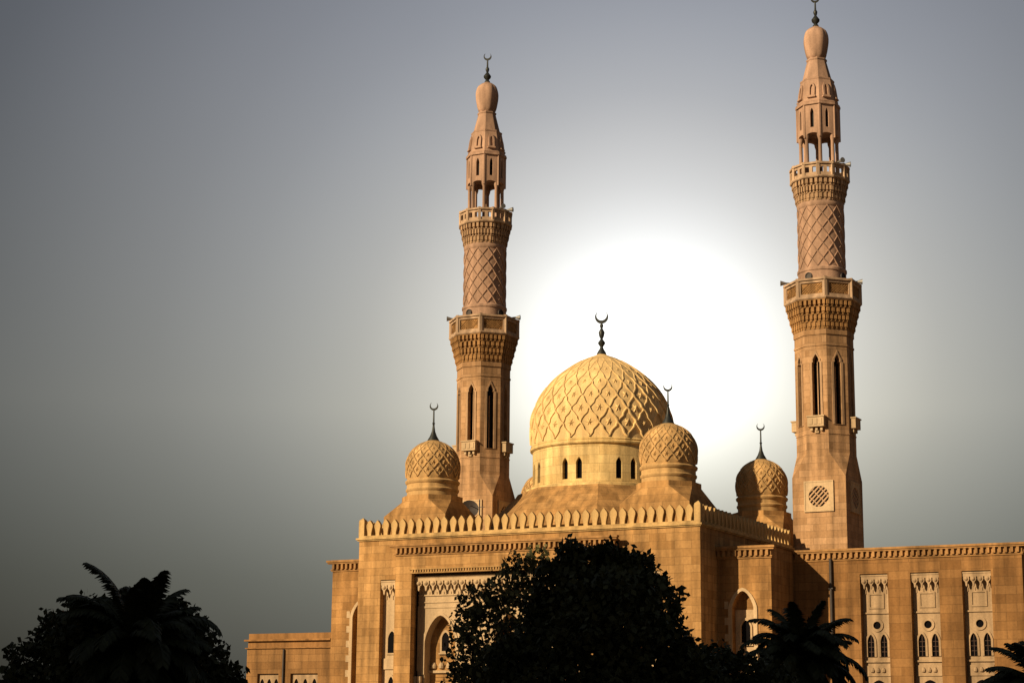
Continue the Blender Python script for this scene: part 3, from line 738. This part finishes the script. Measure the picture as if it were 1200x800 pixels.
def px(list_, d, cx):                             # silhouette sketched in photo units, turned into metres at the tree's own distance
    k = d/2192
    return [((x-cx)*k, random.uniform(-.5, .5)*r*k*1.4, (862-y)*k+1.7, r*k) for x, y, r in list_]
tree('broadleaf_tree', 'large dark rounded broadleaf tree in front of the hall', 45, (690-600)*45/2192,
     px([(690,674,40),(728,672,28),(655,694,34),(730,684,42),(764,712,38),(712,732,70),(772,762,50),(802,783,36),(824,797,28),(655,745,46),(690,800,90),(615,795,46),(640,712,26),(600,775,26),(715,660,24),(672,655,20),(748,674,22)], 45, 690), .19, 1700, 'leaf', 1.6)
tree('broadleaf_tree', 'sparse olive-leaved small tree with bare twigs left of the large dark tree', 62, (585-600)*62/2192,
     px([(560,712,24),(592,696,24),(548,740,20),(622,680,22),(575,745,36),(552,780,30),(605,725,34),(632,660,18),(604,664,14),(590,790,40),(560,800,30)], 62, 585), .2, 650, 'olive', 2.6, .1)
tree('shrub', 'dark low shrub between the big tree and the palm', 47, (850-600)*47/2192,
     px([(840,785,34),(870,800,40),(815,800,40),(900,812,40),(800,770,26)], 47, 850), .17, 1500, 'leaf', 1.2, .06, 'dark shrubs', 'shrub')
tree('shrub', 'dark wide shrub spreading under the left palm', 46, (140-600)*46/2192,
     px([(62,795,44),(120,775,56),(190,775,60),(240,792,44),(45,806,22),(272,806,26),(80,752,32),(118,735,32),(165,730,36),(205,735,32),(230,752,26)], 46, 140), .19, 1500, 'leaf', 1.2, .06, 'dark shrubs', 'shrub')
def palm(label, d, lat, trunk_h, fl, count, seed, spread=(-35, 80)):
    rg = np.random.default_rng(seed)
    t = thing('palm_tree', label, 'palm tree', spot(d, lat), 'date palms')
    b = MB()
    for i in range(count):
        az = i*2.39996+rg.uniform(-.2, .2); e0 = R(spread[1]-(spread[1]-spread[0])*((i+.5)/count)**.85+rg.uniform(-6, 6))
        L = fl*rg.uniform(.72, 1.14); droop = rg.uniform(.6, 1.6)*(1.0 if e0 < 1 else .7)
        h_ = Vector((math.cos(az), math.sin(az), 0)); p = Vector((0, 0, trunk_h)); pts = [p.copy()]; e = e0; ns = 12; tw = rg.uniform(-.05, .05)
        for k in range(ns):
            e -= droop*(.03+.16*(k/ns)**1.3)*1.1
            az += tw; h_ = Vector((math.cos(az), math.sin(az), 0)); p = p + (h_*math.cos(e)+Z*math.sin(e))*(L/ns); pts.append(p.copy())
        b.tube(pts, [.035*(1-k/(ns+1))+.006 for k in range(ns+1)], 5)
        sd = Vector((-math.sin(az), math.cos(az), 0))
        nl = 42
        for k in range(4, nl):
            f = k/nl*ns; a = min(int(f), ns-1); q = pts[a].lerp(pts[a+1], f-a); tg = (pts[a+1]-pts[a]).normalized()
            up = sd.cross(tg).normalized(); ll = fl*.17*math.sin(PI*min(.97, (.12+.85*k/nl)))**.6+.05
            for sg in (-1, 1):
                dv = (sd*sg*.72+tg*.62+up*rg.uniform(.1, .35)-Z*.12).normalized(); w_ = tg.cross(dv).cross(dv).normalized()*.036*fl/2
                e1 = q+dv*ll*.6; e2 = q+dv*ll-Z*ll*.18
                b.add([q-w_*.6, q+w_*.6, e1+w_, e1-w_, e2], [(0,1,2,3), (3,2,4)])
    b.build('crown', M['frond'], t, recalc=False)
    tr_ = []
    for k in range(int(trunk_h/.12)):
        z = k*.12; tr_ += [(.24, z), (.19, z+.1)]
    MB().lathe(tr_+[(.27, trunk_h-.1), (.15, trunk_h+.15)], 14).build('trunk', M['bark'], t)
    return t
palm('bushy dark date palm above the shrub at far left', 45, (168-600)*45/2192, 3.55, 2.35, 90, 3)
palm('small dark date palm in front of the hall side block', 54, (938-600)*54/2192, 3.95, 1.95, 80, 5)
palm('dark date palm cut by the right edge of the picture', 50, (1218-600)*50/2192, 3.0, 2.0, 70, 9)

# ------------------------------------------------------------------ unseen block, added to keep the planting in shade
APS, APP = 90, -44
APX = -math.sin(SUN_AZ)*APS-math.cos(SUN_AZ)*APP; APY = -math.cos(SUN_AZ)*APS+math.sin(SUN_AZ)*APP
ab = thing('shade_block', 'plain tall unseen block added beyond the left edge to shade the planting', 'building', (APX, APY, 0))
ab.rotation_euler = (0, 0, -SUN_AZ)
HT = 33
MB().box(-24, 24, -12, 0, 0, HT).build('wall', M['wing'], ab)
MB().box(-24.2, 24.2, -12.2, .2, HT, HT+.5).build('roof', M['trim'], ab)
for fl_ in range(9):
    for i in range(10):
        x = -21.6+4.8*i; z = 1.2+3.5*fl_
        MB().box(x-.7, x+.7, .003, .05, z, z+1.5).build('window', M['glass'], ab)
